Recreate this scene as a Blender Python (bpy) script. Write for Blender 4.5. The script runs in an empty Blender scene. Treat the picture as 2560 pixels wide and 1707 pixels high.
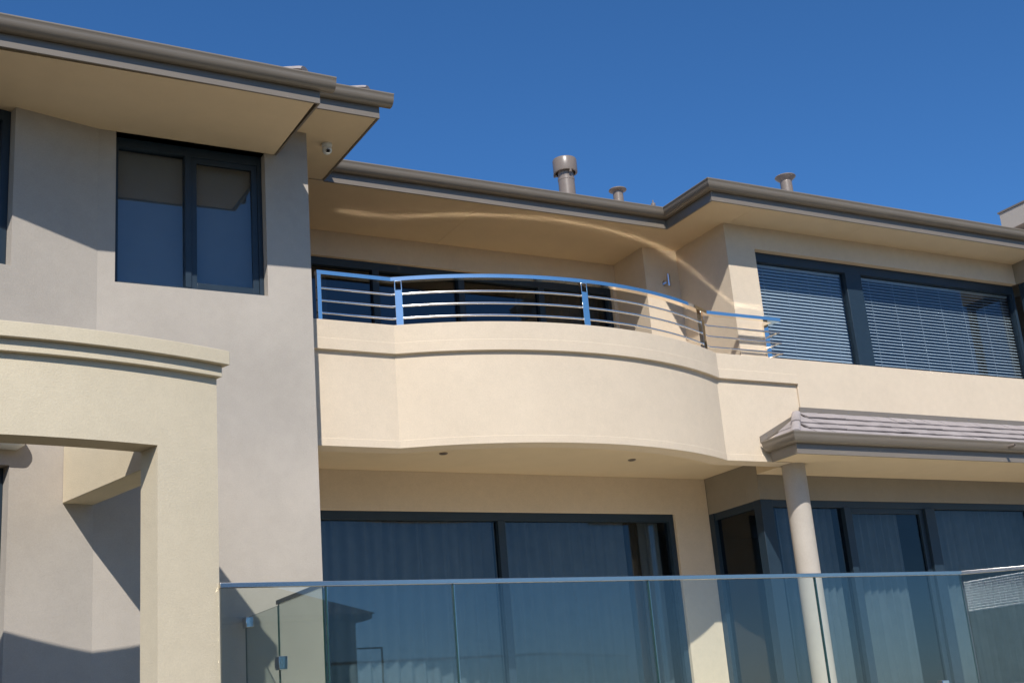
import bpy, bmesh, math, random
from mathutils import Vector, Matrix

random.seed(7)
SC = bpy.context.scene
COL = SC.collection

# ------------------------------------------------------------------ camera
YAW, PITCH, ROLL, FPX = math.radians(29.87), math.radians(17.068), math.radians(-4.818), 3241.6
_f = Vector((math.sin(YAW) * math.cos(PITCH), math.cos(YAW) * math.cos(PITCH), math.sin(PITCH)))
_r = Vector((math.cos(YAW), -math.sin(YAW), 0.0))
_u = _r.cross(_f)
_r2 = _r * math.cos(ROLL) + _u * math.sin(ROLL)
_u2 = -_r * math.sin(ROLL) + _u * math.cos(ROLL)
cam_data = bpy.data.cameras.new("camera")
cam_data.sensor_width = 36.0
cam_data.lens = FPX / 2560.0 * 36.0
cam_data.clip_end = 2000.0
cam = bpy.data.objects.new("camera", cam_data)
cam.matrix_world = Matrix(((_r2.x, _u2.x, -_f.x, 0), (_r2.y, _u2.y, -_f.y, 0), (_r2.z, _u2.z, -_f.z, 0), (0, 0, 0, 1)))
COL.objects.link(cam)
SC.camera = cam

# ------------------------------------------------------------------ sky, sun, exposure
SUN_DIR = Vector((0.495, 1.0, -0.99)).normalized()          # the way the light travels
SUN_ELEV = math.asin(-SUN_DIR.z)
SUN_ROT = math.atan2(-SUN_DIR.x, -SUN_DIR.y)
world = bpy.data.worlds.new("World")
SC.world = world
world.use_nodes = True
wn = world.node_tree.nodes
wl = world.node_tree.links
wn.clear()
sky = wn.new("ShaderNodeTexSky")
sky.sky_type = 'NISHITA'
sky.sun_disc = False
sky.sun_elevation = SUN_ELEV
sky.sun_rotation = SUN_ROT
sky.altitude = 0.0
sky.air_density = 0.8
sky.dust_density = 0.3
sky.ozone_density = 10.0
bg = wn.new("ShaderNodeBackground")
bg.inputs["Strength"].default_value = 0.140
wo = wn.new("ShaderNodeOutputWorld")
hs = wn.new("ShaderNodeHueSaturation")       # clear, dry summer air: a little more saturated than the model sky
hs.inputs["Hue"].default_value = 0.498
hs.inputs["Saturation"].default_value = 1.085
wl.new(sky.outputs[0], hs.inputs["Color"])
wl.new(hs.outputs[0], bg.inputs["Color"])
wl.new(bg.outputs[0], wo.inputs["Surface"])

sun_data = bpy.data.lights.new("sun", 'SUN')
sun_data.energy = 5.0
sun_data.angle = math.radians(0.53)
sun_data.color = (1.0, 0.965, 0.91)
sun = bpy.data.objects.new("sun", sun_data)
sun.rotation_euler = SUN_DIR.to_track_quat('-Z', 'Y').to_euler()
sun.location = (-20, -40, 40)
COL.objects.link(sun)

SC.view_settings.view_transform = 'Standard'
SC.view_settings.look = 'None'
SC.view_settings.exposure = 0.0
SC.view_settings.gamma = 1.0
SC.view_settings.use_curve_mapping = False
SC.cycles.use_denoising = True
SC.cycles.max_bounces = 14
SC.cycles.transparent_max_bounces = 24
SC.cycles.diffuse_bounces = 5
SC.cycles.glossy_bounces = 6
SC.cycles.caustics_reflective = True
SC.cycles.caustics_refractive = False
SC.cycles.blur_glossy = 0.0
SC.cycles.sample_clamp_indirect = 60.0
SC.cycles.use_guiding = True            # sunlight glinting off the steel rail onto the soffit
SC.cycles.use_surface_guiding = True

# ------------------------------------------------------------------ materials
def new_mat(name):
    m = bpy.data.materials.new(name)
    m.use_nodes = True
    nt = m.node_tree
    return m, nt, nt.nodes["Principled BSDF"]

def N(nt, t, **kw):
    n = nt.nodes.new(t)
    for k, v in kw.items():
        setattr(n, k, v)
    return n

def noise(nt, scale, detail=3.0, rough=0.55, vec=None):
    n = N(nt, "ShaderNodeTexNoise")
    n.inputs["Scale"].default_value = scale
    n.inputs["Detail"].default_value = detail
    n.inputs["Roughness"].default_value = rough
    if vec is not None:
        nt.links.new(vec, n.inputs["Vector"])
    return n

def world_pos(nt):
    return N(nt, "ShaderNodeNewGeometry").outputs["Position"]

def stucco(name, col, patch=0.06, grain=0.5, dist=0.004):
    m, nt, b = new_mat(name)
    pos = world_pos(nt)
    big = noise(nt, 0.9, 4.0, 0.6, pos)
    mid = noise(nt, 9.0, 3.0, 0.6, pos)
    fine = noise(nt, 75.0, 3.0, 0.65, pos)
    vfine = noise(nt, 190.0, 2.0, 0.6, pos)
    def mixc(fac_socket, lo, hi, prev):
        mr = N(nt, "ShaderNodeMapRange")
        mr.inputs["From Min"].default_value = 0.3
        mr.inputs["From Max"].default_value = 0.7
        mr.inputs["To Min"].default_value = lo
        mr.inputs["To Max"].default_value = hi
        nt.links.new(fac_socket, mr.inputs["Value"])
        mu = N(nt, "ShaderNodeVectorMath", operation='SCALE')
        if isinstance(prev, tuple):
            mu.inputs[0].default_value = prev
        else:
            nt.links.new(prev, mu.inputs[0])
        nt.links.new(mr.outputs[0], mu.inputs["Scale"])
        return mu.outputs[0]
    c = mixc(big.outputs["Fac"], 1 - patch, 1 + patch, tuple(col))
    c = mixc(mid.outputs["Fac"], 0.975, 1.025, c)
    c = mixc(fine.outputs["Fac"], 0.95, 1.04, c)
    nt.links.new(c, b.inputs["Base Color"])
    b.inputs["Roughness"].default_value = 0.93
    b.inputs["Specular IOR Level"].default_value = 0.15
    add = N(nt, "ShaderNodeMath", operation='ADD')
    nt.links.new(fine.outputs["Fac"], add.inputs[0])
    nt.links.new(vfine.outputs["Fac"], add.inputs[1])
    bp = N(nt, "ShaderNodeBump")
    bp.inputs["Strength"].default_value = grain
    bp.inputs["Distance"].default_value = dist
    nt.links.new(add.outputs[0], bp.inputs["Height"])
    nt.links.new(bp.outputs[0], b.inputs["Normal"])
    return m

def paint(name, col, rough=0.45, spec=0.4, var=0.05, metallic=0.0, scale=3.0, stretch=None):
    m, nt, b = new_mat(name)
    pos = world_pos(nt)
    if stretch:
        mp = N(nt, "ShaderNodeMapping")
        mp.inputs["Scale"].default_value = stretch
        nt.links.new(pos, mp.inputs["Vector"])
        pos = mp.outputs[0]
    n = noise(nt, scale, 4.0, 0.6, pos)
    rp = N(nt, "ShaderNodeValToRGB")
    rp.color_ramp.elements[0].position = 0.3
    rp.color_ramp.elements[1].position = 0.7
    rp.color_ramp.elements[0].color = (*[c * (1 - var) for c in col], 1)
    rp.color_ramp.elements[1].color = (*[min(1, c * (1 + var)) for c in col], 1)
    nt.links.new(n.outputs["Fac"], rp.inputs[0])
    nt.links.new(rp.outputs[0], b.inputs["Base Color"])
    r2 = N(nt, "ShaderNodeMapRange")
    r2.inputs["To Min"].default_value = max(0.02, rough - 0.06)
    r2.inputs["To Max"].default_value = rough + 0.06
    nt.links.new(n.outputs["Fac"], r2.inputs["Value"])
    nt.links.new(r2.outputs[0], b.inputs["Roughness"])
    b.inputs["Specular IOR Level"].default_value = spec
    b.inputs["Metallic"].default_value = metallic
    return m

def glass(name, tint, refl_boost=1.0, wob=0.0):
    """A pane face: sees through with a tint, reflects by Fresnel (Schlick)."""
    m = bpy.data.materials.new(name)
    m.use_nodes = True
    nt = m.node_tree
    nt.nodes.clear()
    out = N(nt, "ShaderNodeOutputMaterial")
    tr = N(nt, "ShaderNodeBsdfTransparent")
    tr.inputs["Color"].default_value = (*tint, 1)
    gl = N(nt, "ShaderNodeBsdfGlossy")
    gl.inputs["Roughness"].default_value = 0.0
    geo = N(nt, "ShaderNodeNewGeometry")
    dt = N(nt, "ShaderNodeVectorMath", operation='DOT_PRODUCT')
    nt.links.new(geo.outputs["Incoming"], dt.inputs[0])
    nt.links.new(geo.outputs["Normal"], dt.inputs[1])
    ab = N(nt, "ShaderNodeMath", operation='ABSOLUTE')
    nt.links.new(dt.outputs["Value"], ab.inputs[0])
    inv = N(nt, "ShaderNodeMath", operation='SUBTRACT', use_clamp=True)
    inv.inputs[0].default_value = 1.0
    nt.links.new(ab.outputs[0], inv.inputs[1])
    p5 = N(nt, "ShaderNodeMath", operation='POWER')
    p5.inputs[1].default_value = 5.0
    nt.links.new(inv.outputs[0], p5.inputs[0])
    f0 = 0.043 * refl_boost
    mu = N(nt, "ShaderNodeMath", operation='MULTIPLY_ADD', use_clamp=True)
    mu.inputs[1].default_value = 1.0 - f0
    mu.inputs[2].default_value = f0
    nt.links.new(p5.outputs[0], mu.inputs[0])
    mx = N(nt, "ShaderNodeMixShader")
    nt.links.new(mu.outputs[0], mx.inputs[0])
    nt.links.new(tr.outputs[0], mx.inputs[1])
    nt.links.new(gl.outputs[0], mx.inputs[2])
    nt.links.new(mx.outputs[0], out.inputs["Surface"])
    if wob:
        pos = world_pos(nt)
        n = noise(nt, 0.8, 1.0, 0.4, pos)
        bp = N(nt, "ShaderNodeBump")
        bp.inputs["Strength"].default_value = 1.0
        bp.inputs["Distance"].default_value = wob
        nt.links.new(n.outputs["Fac"], bp.inputs["Height"])
        nt.links.new(bp.outputs[0], gl.inputs["Normal"])
    return m

CREAM = (0.620, 0.510, 0.380)
GREY = (0.418, 0.370, 0.314)
M = {}
M['cream'] = stucco("cream_render", CREAM, 0.035, 0.40, 0.003)
M['cream_portal'] = stucco("cream_render_coarse", (0.610, 0.520, 0.370), 0.04, 0.5, 0.004)
M['grey'] = stucco("grey_render", GREY, 0.075, 0.5, 0.004)
M['grey_dark'] = stucco("brown_grey_render", (0.275, 0.240, 0.190), 0.05, 0.4, 0.003)
M['soffit'] = paint("soffit_paint", (0.640, 0.510, 0.340), 0.75, 0.25, 0.03)
M['metal'] = paint("brown_grey_metal", (0.185, 0.155, 0.122), 0.38, 0.5, 0.05, stretch=(0.6, 0.6, 6.0))
M['pipe'] = paint("pipe_paint", (0.20, 0.160, 0.130), 0.35, 0.5, 0.06, scale=8)
M['frame'] = paint("navy_powder_coat", (0.016, 0.030, 0.045), 0.42, 0.4, 0.08, scale=12)
M['steel'] = paint("polished_steel", (0.95, 0.88, 0.78), 0.07, 0.5, 0.01, metallic=1.0, scale=2.0)
_nt = M['steel'].node_tree                 # hand-polished metal is never perfectly flat
_n = noise(_nt, 16.0, 2.0, 0.5, world_pos(_nt))
_b = N(_nt, "ShaderNodeBump")
_b.inputs["Strength"].default_value = 1.0
_b.inputs["Distance"].default_value = 0.0006
_nt.links.new(_n.outputs["Fac"], _b.inputs["Height"])
_nt.links.new(_b.outputs[0], _nt.nodes["Principled BSDF"].inputs["Normal"])
M['steel_bar'] = paint("satin_steel_bar", (0.90, 0.88, 0.85), 0.24, 0.5, 0.01, metallic=1.0, scale=2.0)
M['rail_dark'] = paint("brushed_steel_rail", (0.52, 0.49, 0.45), 0.24, 0.5, 0.03, metallic=1.0, scale=2.0)
M['chrome'] = paint("chrome", (0.6, 0.6, 0.62), 0.12, 0.5, 0.02, metallic=1.0)
M['tint'] = glass("tinted_window_glass", (0.77, 0.82, 0.85), 1.5, 0.0006)
M['tint_low'] = glass("tinted_door_glass", (0.60, 0.65, 0.68), 1.0, 0.0006)
M['tint_dark'] = glass("dark_tinted_window_glass", (0.55, 0.60, 0.64), 1.5, 0.0006)
M['clear'] = glass("clear_balustrade_glass", (0.92, 0.96, 0.945), 1.6)
M['edge'] = paint("green_glass_edge", (0.02, 0.05, 0.045), 0.15, 0.6, 0.02)
M['curtain'] = paint("curtain_fabric", (0.44, 0.43, 0.41), 0.9, 0.1, 0.08, scale=6)
M['curtain_gap'] = paint("dark_gap_fill", (0.10, 0.085, 0.065), 0.9, 0.1, 0.08, scale=6)  # dark brown stands in for the dark gap between curtains
M['blind'] = paint("white_blind_slat", (0.78, 0.78, 0.78), 0.4, 0.4, 0.02)
M['roller'] = paint("grey_roller_blind", (0.30, 0.28, 0.26), 0.9, 0.1, 0.04)
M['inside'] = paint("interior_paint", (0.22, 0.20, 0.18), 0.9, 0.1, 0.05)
M['tile'] = paint("grey_concrete_tile", (0.33, 0.29, 0.275), 0.85, 0.2, 0.14, scale=5)
M['white'] = paint("white_plastic", (0.75, 0.76, 0.74), 0.35, 0.4, 0.02)
M['black'] = paint("black_plastic", (0.01, 0.01, 0.011), 0.3, 0.5, 0.02)
M['deck'] = paint("pale_paving", (0.76, 0.68, 0.54), 0.8, 0.2, 0.08, scale=2)
M['path'] = paint("dark_paving", (0.10, 0.085, 0.065), 0.85, 0.2, 0.1, scale=2)
M['ground'] = paint("ground_paving", (0.070, 0.060, 0.040), 0.9, 0.1, 0.15, scale=0.6)
M['dark_tile'] = paint("dark_roof_tile", (0.07, 0.06, 0.06), 0.8, 0.2, 0.1)
M['far_wall'] = paint("far_house_render", (0.12, 0.11, 0.10), 0.9, 0.1, 0.06)
M['white_tile'] = paint("pale_metal_tile", (0.85, 0.86, 0.86), 0.35, 0.5, 0.05, metallic=1.0, scale=9)

# ------------------------------------------------------------------ mesh helpers
def world_loc(o):
    v = Vector(o.location)
    while o.parent:
        o = o.parent
        v += Vector(o.location)
    return v

def link_mesh(name, bm, mat, parent=None, bevel=0.0, smooth=True, angle=32):
    bmesh.ops.remove_doubles(bm, verts=bm.verts, dist=1e-5)
    bmesh.ops.recalc_face_normals(bm, faces=bm.faces)
    if smooth:
        lim = math.radians(angle)
        for fc in bm.faces:
            fc.smooth = True
        for e in bm.edges:
            e.smooth = len(e.link_faces) == 2 and e.calc_face_angle(0) < lim
    vs = [v.co for v in bm.verts]
    lo = Vector((min(v.x for v in vs), min(v.y for v in vs), min(v.z for v in vs)))
    hi = Vector((max(v.x for v in vs), max(v.y for v in vs), max(v.z for v in vs)))
    c = Vector(((lo.x + hi.x) / 2, (lo.y + hi.y) / 2, lo.z))
    bmesh.ops.translate(bm, verts=bm.verts, vec=-c)
    me = bpy.data.meshes.new(name)
    bm.to_mesh(me)
    bm.free()
    if mat is not None:
        for mm in (mat if isinstance(mat, (list, tuple)) else [mat]):
            me.materials.append(mm)
    o = bpy.data.objects.new(name, me)
    COL.objects.link(o)
    if parent is not None:
        o.parent = parent
        o.location = c - world_loc(parent)
    else:
        o.location = c
    if bevel:
        md = o.modifiers.new("bevel", 'BEVEL')
        md.width = bevel
        md.segments = 2
        md.limit_method = 'ANGLE'
        md.angle_limit = math.radians(50)
    return o

def thing(name, label, cat, loc, group=None, kind=None):
    o = bpy.data.objects.new(name, None)
    o.empty_display_size = 0.2
    o.location = loc
    COL.objects.link(o)
    return tag(o, label, cat, group, kind)

def part_root(name, parent, loc):
    o = bpy.data.objects.new(name, None)
    o.empty_display_size = 0.1
    COL.objects.link(o)
    o.parent = parent
    o.location = Vector(loc) - world_loc(parent)
    return o

def tag(o, label, cat=None, group=None, kind=None):
    o["label"] = label
    if cat:
        o["category"] = cat
    if group:
        o["group"] = group
    if kind:
        o["kind"] = kind
    return o

def add_box(bm, x0, x1, y0, y1, z0, z1):
    v = [bm.verts.new((x, y, z)) for z in (z0, z1) for y in (y0, y1) for x in (x0, x1)]
    for q in ((0, 2, 3, 1), (4, 5, 7, 6), (0, 1, 5, 4), (2, 6, 7, 3), (0, 4, 6, 2), (1, 3, 7, 5)):
        bm.faces.new([v[i] for i in q])

def box(name, x0, x1, y0, y1, z0, z1, mat, parent=None, bevel=0.0):
    bm = bmesh.new()
    add_box(bm, x0, x1, y0, y1, z0, z1)
    return link_mesh(name, bm, mat, parent, bevel, smooth=bevel > 0)

def boxes(name, lst, mat, parent=None, bevel=0.0):
    bm = bmesh.new()
    for b in lst:
        add_box(bm, *b)
    return link_mesh(name, bm, mat, parent, bevel, smooth=bevel > 0)

def xform(bm, o, d):
    """local (u along d, w inward, z) -> world; d is the plan direction, inward = left of d."""
    ox, oy = o
    dx, dy = d
    for v in bm.verts:
        u, w, z = v.co
        v.co = (ox + u * dx - w * dy, oy + u * dy + w * dx, z)

def wall(name, o, d, u0, u1, z0, z1, th, holes, mat, parent, bevel=0.004):
    """A rendered wall slab with rectangular openings (ua, ub, za, zb) and real reveals."""
    us = sorted({u0, u1, *[h[0] for h in holes], *[h[1] for h in holes]})
    zs = sorted({z0, z1, *[h[2] for h in holes], *[h[3] for h in holes]})
    us = [u for u in us if u0 <= u <= u1]
    zs = [z for z in zs if z0 <= z <= z1]
    def solid(i, j):
        if i < 0 or j < 0 or i >= len(us) - 1 or j >= len(zs) - 1:
            return False
        uc, zc = (us[i] + us[i + 1]) / 2, (zs[j] + zs[j + 1]) / 2
        return not any(h[0] < uc < h[1] and h[2] < zc < h[3] for h in holes)
    bm = bmesh.new()
    cache = {}
    def V(i, j, k):
        key = (i, j, k)
        if key not in cache:
            cache[key] = bm.verts.new((us[i], k * th, zs[j]))
        return cache[key]
    for i in range(len(us) - 1):
        for j in range(len(zs) - 1):
            if not solid(i, j):
                continue
            for k in (0, 1):
                bm.faces.new((V(i, j, k), V(i + 1, j, k), V(i + 1, j + 1, k), V(i, j + 1, k)))
            if not solid(i - 1, j):
                bm.faces.new((V(i, j, 0), V(i, j + 1, 0), V(i, j + 1, 1), V(i, j, 1)))
            if not solid(i + 1, j):
                bm.faces.new((V(i + 1, j, 0), V(i + 1, j + 1, 0), V(i + 1, j + 1, 1), V(i + 1, j, 1)))
            if not solid(i, j - 1):
                bm.faces.new((V(i, j, 0), V(i + 1, j, 0), V(i + 1, j, 1), V(i, j, 1)))
            if not solid(i, j + 1):
                bm.faces.new((V(i, j + 1, 0), V(i + 1, j + 1, 0), V(i + 1, j + 1, 1), V(i, j + 1, 1)))
    bmesh.ops.recalc_face_normals(bm, faces=bm.faces)
    bmesh.ops.dissolve_limit(bm, angle_limit=0.01, verts=bm.verts, edges=bm.edges)
    xform(bm, o, d)
    return link_mesh(name, bm, mat, parent, bevel)

def mitres(path):
    n = len(path)
    out = []
    for i in range(n):
        def nrm(a, b):
            t = (Vector(b) - Vector(a)).normalized()
            return Vector((t.y, -t.x))
        if i == 0:
            m = nrm(path[0], path[1])
        elif i == n - 1:
            m = nrm(path[-2], path[-1])
        else:
            n1, n2 = nrm(path[i - 1], path[i]), nrm(path[i], path[i + 1])
            m = n1 + n2
            m = m / m.dot(n1)
        out.append(m)
    return out

def sweep(name, path, prof, mat, parent, z0=0.0, bevel=0.0, angle=32, bm=None):
    """Sweep a closed profile [(out, z)] along a plan polyline; out = to the right of the path."""
    own = bm is None
    if own:
        bm = bmesh.new()
    ms = mitres(path)
    rings = []
    for p, m in zip(path, ms):
        rings.append([bm.verts.new((p[0] + m.x * o, p[1] + m.y * o, z0 + z)) for o, z in prof])
    k = len(prof)
    for a, b in zip(rings, rings[1:]):
        for i in range(k):
            bm.faces.new((a[i], a[(i + 1) % k], b[(i + 1) % k], b[i]))
    bm.faces.new(rings[0])
    bm.faces.new(rings[-1])
    if own:
        return link_mesh(name, bm, mat, parent, bevel, angle=angle)

def circle_prof(r, n=10, o=0.0, z=0.0):
    return [(o + r * math.cos(2 * math.pi * i / n), z + r * math.sin(2 * math.pi * i / n)) for i in range(n)]

def lathe(name, prof, loc, mat, parent, n=28, axis=None, angle=32):
    """Revolve [(r, z)] about the vertical through loc (axis = other direction)."""
    bm = bmesh.new()
    rings = []
    for r, z in prof:
        if r < 1e-6:
            rings.append([bm.verts.new((0, 0, z))])
        else:
            rings.append([bm.verts.new((r * math.cos(2 * math.pi * i / n), r * math.sin(2 * math.pi * i / n), z)) for i in range(n)])
    for a, b in zip(rings, rings[1:]):
        for i in range(n):
            q = []
            for w in (a[i % len(a)], a[(i + 1) % len(a)], b[(i + 1) % len(b)], b[i % len(b)]):
                if w not in q:
                    q.append(w)
            if len(q) > 2:
                bm.faces.new(q)
    if axis is not None:
        rot = Vector(axis).to_track_quat('Z', 'Y').to_matrix().to_4x4()
        bmesh.ops.transform(bm, matrix=rot, verts=bm.verts)
    bmesh.ops.translate(bm, verts=bm.verts, vec=Vector(loc))
    return link_mesh(name, bm, mat, parent, angle=angle)

def arc(cx, cy, r, x0, x1, n):
    """points of the front (towards -y) of a circle between two x values"""
    a0, a1 = math.asin((x0 - cx) / r), math.asin((x1 - cx) / r)
    return [(cx + r * math.sin(a0 + (a1 - a0) * i / n), cy - r * math.cos(a0 + (a1 - a0) * i / n)) for i in range(n + 1)]

def quad(name, pts, mat, parent):
    bm = bmesh.new()
    bm.faces.new([bm.verts.new(p) for p in pts])
    return link_mesh(name, bm, mat, parent, smooth=False)

def frame_rects(u0, u1, z0, z1, w, d0, d1, mull=(), mw=None, wt=None, wb=None):
    """boxes (u, w, z) of a window frame with mullions"""
    mw = mw or w
    wt = wt or w
    wb = wb or w
    L = [(u0, u0 + w, d0, d1, z0, z1), (u1 - w, u1, d0, d1, z0, z1),
         (u0 + w, u1 - w, d0, d1, z1 - wt, z1), (u0 + w, u1 - w, d0, d1, z0, z0 + wb)]
    for mx in mull:
        L.append((mx - mw / 2, mx + mw / 2, d0 - 0.002, d1, z0 + wb, z1 - wt))
    return L

def oriented_boxes(name, o, d, lst, mat, parent, bevel=0.0):
    bm = bmesh.new()
    for b in lst:
        add_box(bm, *b)
    xform(bm, o, d)
    return link_mesh(name, bm, mat, parent, bevel, smooth=bevel > 0)

# ------------------------------------------------------------------ levels (metres above the camera)
G = -1.6                    # ground
DECK = 0.10
ZB = 3.012                  # underside of balcony edge and porch eave
ZC = 3.173                  # ceiling below the balcony
ZU = 6.300                  # upper soffit
ZS = 5.995                  # lower left eave soffit
FLOOR = 3.60                # upper floor

ground = box("ground", -90, 90, -90, 60, G - 0.3, G, M['ground'])
tag(ground, "paved ground in front of the house", kind="structure")
deck = box("terrace", 3.2, 17.5, 8.7, 20.0, G, DECK, M['deck'])
tag(deck, "raised paved terrace under the house", kind="structure")

path = box("path", -6.0, 3.198, 9.3, 20.0, G, DECK, M['path'])
tag(path, "dark paved path beside the portal", kind="structure")

house = thing("house", "two storey rendered house with cream and grey walls, deep eaves and curved balcony", "house", (8.0, 14.0, DECK))

# ---- grey block on the left
DA = (0.97093, 0.23936)                     # direction of the angled left wall
OA = (2.336 - 3.2 * DA[0], 11.76 - 3.2 * DA[1])
UA = 3.2
wall("grey_wall", (2.336, 11.76), (1, 0), 0.0, 2.128, DECK, ZS, 0.26,
     [(0.164, 1.664, 4.43, ZS + 1)], M['grey'], house, 0)
wall("grey_wall", (2.336, 11.76), (1, 0), 0.0, 2.128, ZS + 0.0, ZU, 0.26, [], M['grey'], house, 0)
wall("angled_grey_wall", OA, DA, 0.0, UA - 0.0005, DECK, ZS, 0.26,
     [(0.75, UA - 0.815, 4.42, ZS + 1), (0.60, UA - 0.765, DECK + 0.25, 2.60)], M['grey'], house, 0)
wall("grey_side_wall", (4.464, 12.022), (0, 1), 0.0, 2.5, DECK, ZU, 0.2, [], M['grey'], house)

# ---- upper walls behind the balcony and on the right
wall("cream_wall", (4.264, 14.22), (1, 0), 0.0, 5.66, FLOOR, ZU, 0.25,
     [(0.4, 5.60, FLOOR - 1, 5.965)], M['cream'], house)
PIER = [(9.922, 14.219), (9.922, 13.50), (10.487, 13.50), (10.487, 12.42), (10.687, 12.42), (10.687, 13.70), (10.12, 13.70), (10.12, 14.219)]
wall("cream_wall", (10.687, 12.42), (1, 0), 0.0, 5.32, FLOOR, ZU, 0.25,
     [(0.275, 5.35, 4.30, 5.985)], M['cream'], house, 0)
wall("spandrel_wall", (11.082, 12.12), (1, 0), 0.0, 6.4, 3.05, 4.366, 0.298, [], M['cream'], house)

# ---- balcony: parapet with capping band, floor, ceiling
BX0, BX1, BCX, BCY, BR = 5.509, 9.826, 7.668, 16.055, 4.505
BAL = [(4.475, 12.10)] + arc(BCX, BCY, BR, BX0, BX1, 56) + [(11.08, 12.10)]
BAL[1] = (BX0, 12.10)
BAL[-2] = (BX1, 12.10)
balcony = sweep("balcony", BAL, [(0, 4.358), (0, 4.158), (0.004, 4.154), (0.004, 4.033), (-0.042, 4.033), (-0.042, 3.098), (-0.038, 3.094),
                                 (-0.038, ZB), (-0.28, ZB), (-0.28, 4.358)], M['cream'], house, bevel=0.004, angle=14)
balcony["label"] = "cream rendered balcony parapet with a bowed front and a capping band"

def fill_poly(name, pts, z0, z1, mat, parent):
    bm = bmesh.new()
    a = [bm.verts.new((x, y, z0)) for x, y in pts]
    b = [bm.verts.new((x, y, z1)) for x, y in pts]
    n = len(pts)
    bm.faces.new(a)
    bm.faces.new(b)
    for i in range(n):
        bm.faces.new((a[i], a[(i + 1) % n], b[(i + 1) % n], b[i]))
    return link_mesh(name, bm, mat, parent, smooth=False)

fill_poly("cream_pier", PIER, FLOOR, ZU, M['cream'], house)
inner = [(p[0] - m.x * 0.279, p[1] - m.y * 0.279) for p, m in zip(BAL, mitres(BAL))]
fill_poly("balcony_floor", [(4.47, 14.45)] + [(x, y) for x, y in inner if x < 10.48] + [(10.795, 12.38), (10.795, 14.45)], ZC, FLOOR, M['soffit'], house)

# ---- lower walls
wall("cream_wall", (4.50, 13.90), (1, 0), 0.0, 6.30, DECK, ZC, 0.25,
     [(0.30, 5.745, DECK - 1, 2.700)], M['cream'], house)
wall("bulkhead", (10.80, 13.90), (0, -1), 0.0, 0.839, 2.690, ZC, 0.25, [], M['grey_dark'], house)
wall("bulkhead", (10.80, 12.81), (1, 0), 0.0, 6.7, 2.690, ZC, 0.25, [], M['grey_dark'], house)
box("porch_ceiling", 10.805, 17.5, 11.63, 12.809, ZB, ZC - 0.002, M['soffit'], house)
box("porch_ceiling", 10.482, 10.804, 11.63, 12.10, ZB, ZB + 0.05, M['soffit'], house)
lathe("column", [(0.0, 0), (0.145, 0), (0.145, ZB - DECK), (0.0, ZB - DECK)], (10.93, 12.25, DECK), M['grey'], house, n=48)

# ---- eaves: fascia, gutter, soffit panels
GUT = [(0.0, 0.118), (0.030, 0.112), (0.062, 0.117), (0.088, 0.133), (0.106, 0.158), (0.115, 0.188), (0.118, 0.215),
       (0.124, 0.221), (0.126, 0.230), (0.123, 0.238), (0.116, 0.241), (0.109, 0.237), (0.106, 0.226), (0.010, 0.220), (0.0, 0.22)]
FAS = [(0.0, -0.012), (0.0, 0.23), (-0.022, 0.23), (-0.022, -0.012)]
EAVES = [
    ([(-2.2, 10.41), (4.155, 10.536), (4.130, 11.755)], ZS, [(-2.2, 10.41), (4.282, 10.5385)]),
    ([(3.2, 11.17), (5.057, 11.17), (5.057, 12.785)], ZU, [(3.2, 11.17), (5.178, 11.17)]),
    ([(5.057, 12.81), (9.862, 12.81), (9.862, 11.83), (17.5, 11.83)], ZU, [(5.075, 12.81), (9.862, 12.81), (9.862, 11.83), (17.5, 11.83)]),
    ([(10.46, 12.095), (10.46, 11.61), (17.5, 11.61)], ZB, [(10.46, 12.095), (10.46, 11.61), (17.5, 11.61)]),
]
for fp, z, gp in EAVES:
    sweep("fascia", fp, FAS, M['metal'], house, z0=z, bevel=0.003)
    sweep("gutter", gp, GUT, M['metal'], house, z0=z, angle=40)
soff = [(-2.2, 4.105, 10.56, 12.3, ZS), (3.2, 5.033, 11.193, 12.806, ZU),
        (3.2, 7.14, 12.834, 14.47, ZU), (7.144, 9.884, 12.834, 14.47, ZU), (9.8855, 10.585, 11.853, 14.47, ZU),
        (10.589, 12.512, 11.853, 12.67, ZU), (12.516, 14.44, 11.853, 12.67, ZU), (14.444, 16.4, 11.853, 12.67, ZU)]
for x0, x1, y0, y1, z in soff:
    box("soffit_panel", x0, x1, y0, y1, z, z + 0.02, M['soffit'], house)
box("roof_deck", -2.2, 4.10, 10.57, 20, ZS + 0.021, ZS + 0.06, M['metal'], house)
box("roof_deck", 3.2, 17.5, 12.84, 20, ZU + 0.021, ZU + 0.06, M['metal'], house)
box("roof_deck", 3.2, 5.0, 11.2, 12.83, ZU + 0.021, ZU + 0.06, M['metal'], house)
box("roof_deck", 9.9, 17.5, 11.86, 12.83, ZU + 0.021, ZU + 0.06, M['metal'], house)

# hip roof planes above the eaves (seen only edge-on from below)
def roof_plane(pts):
    return quad("roof", pts, M['tile'], house)
PT = math.tan(math.radians(19))
roof_plane([(-2.2, 10.40, 6.20), (4.17, 10.53, 6.20), (2.4, 12.3, 6.20 + 1.77 * PT), (-2.2, 12.2, 6.20 + 1.77 * PT)])
roof_plane([(4.17, 10.53, 6.20), (4.15, 12.3, 6.20), (2.4, 12.3, 6.20 + 1.77 * PT)])
roof_plane([(5.07, 12.80, 6.52), (9.85, 12.80, 6.52), (12.5, 16.5, 6.52 + 3.6 * PT), (5.07, 16.5, 6.52 + 3.6 * PT)])
roof_plane([(9.85, 12.80, 6.52), (9.85, 11.82, 6.52), (14.5, 16.5, 6.52 + 4.6 * PT), (12.5, 16.5, 6.52 + 3.6 * PT)])
roof_plane([(9.85, 11.82, 6.52), (17.5, 11.82, 6.52), (17.5, 16.5, 6.52 + 4.6 * PT), (14.5, 16.5, 6.52 + 4.6 * PT)])
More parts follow.
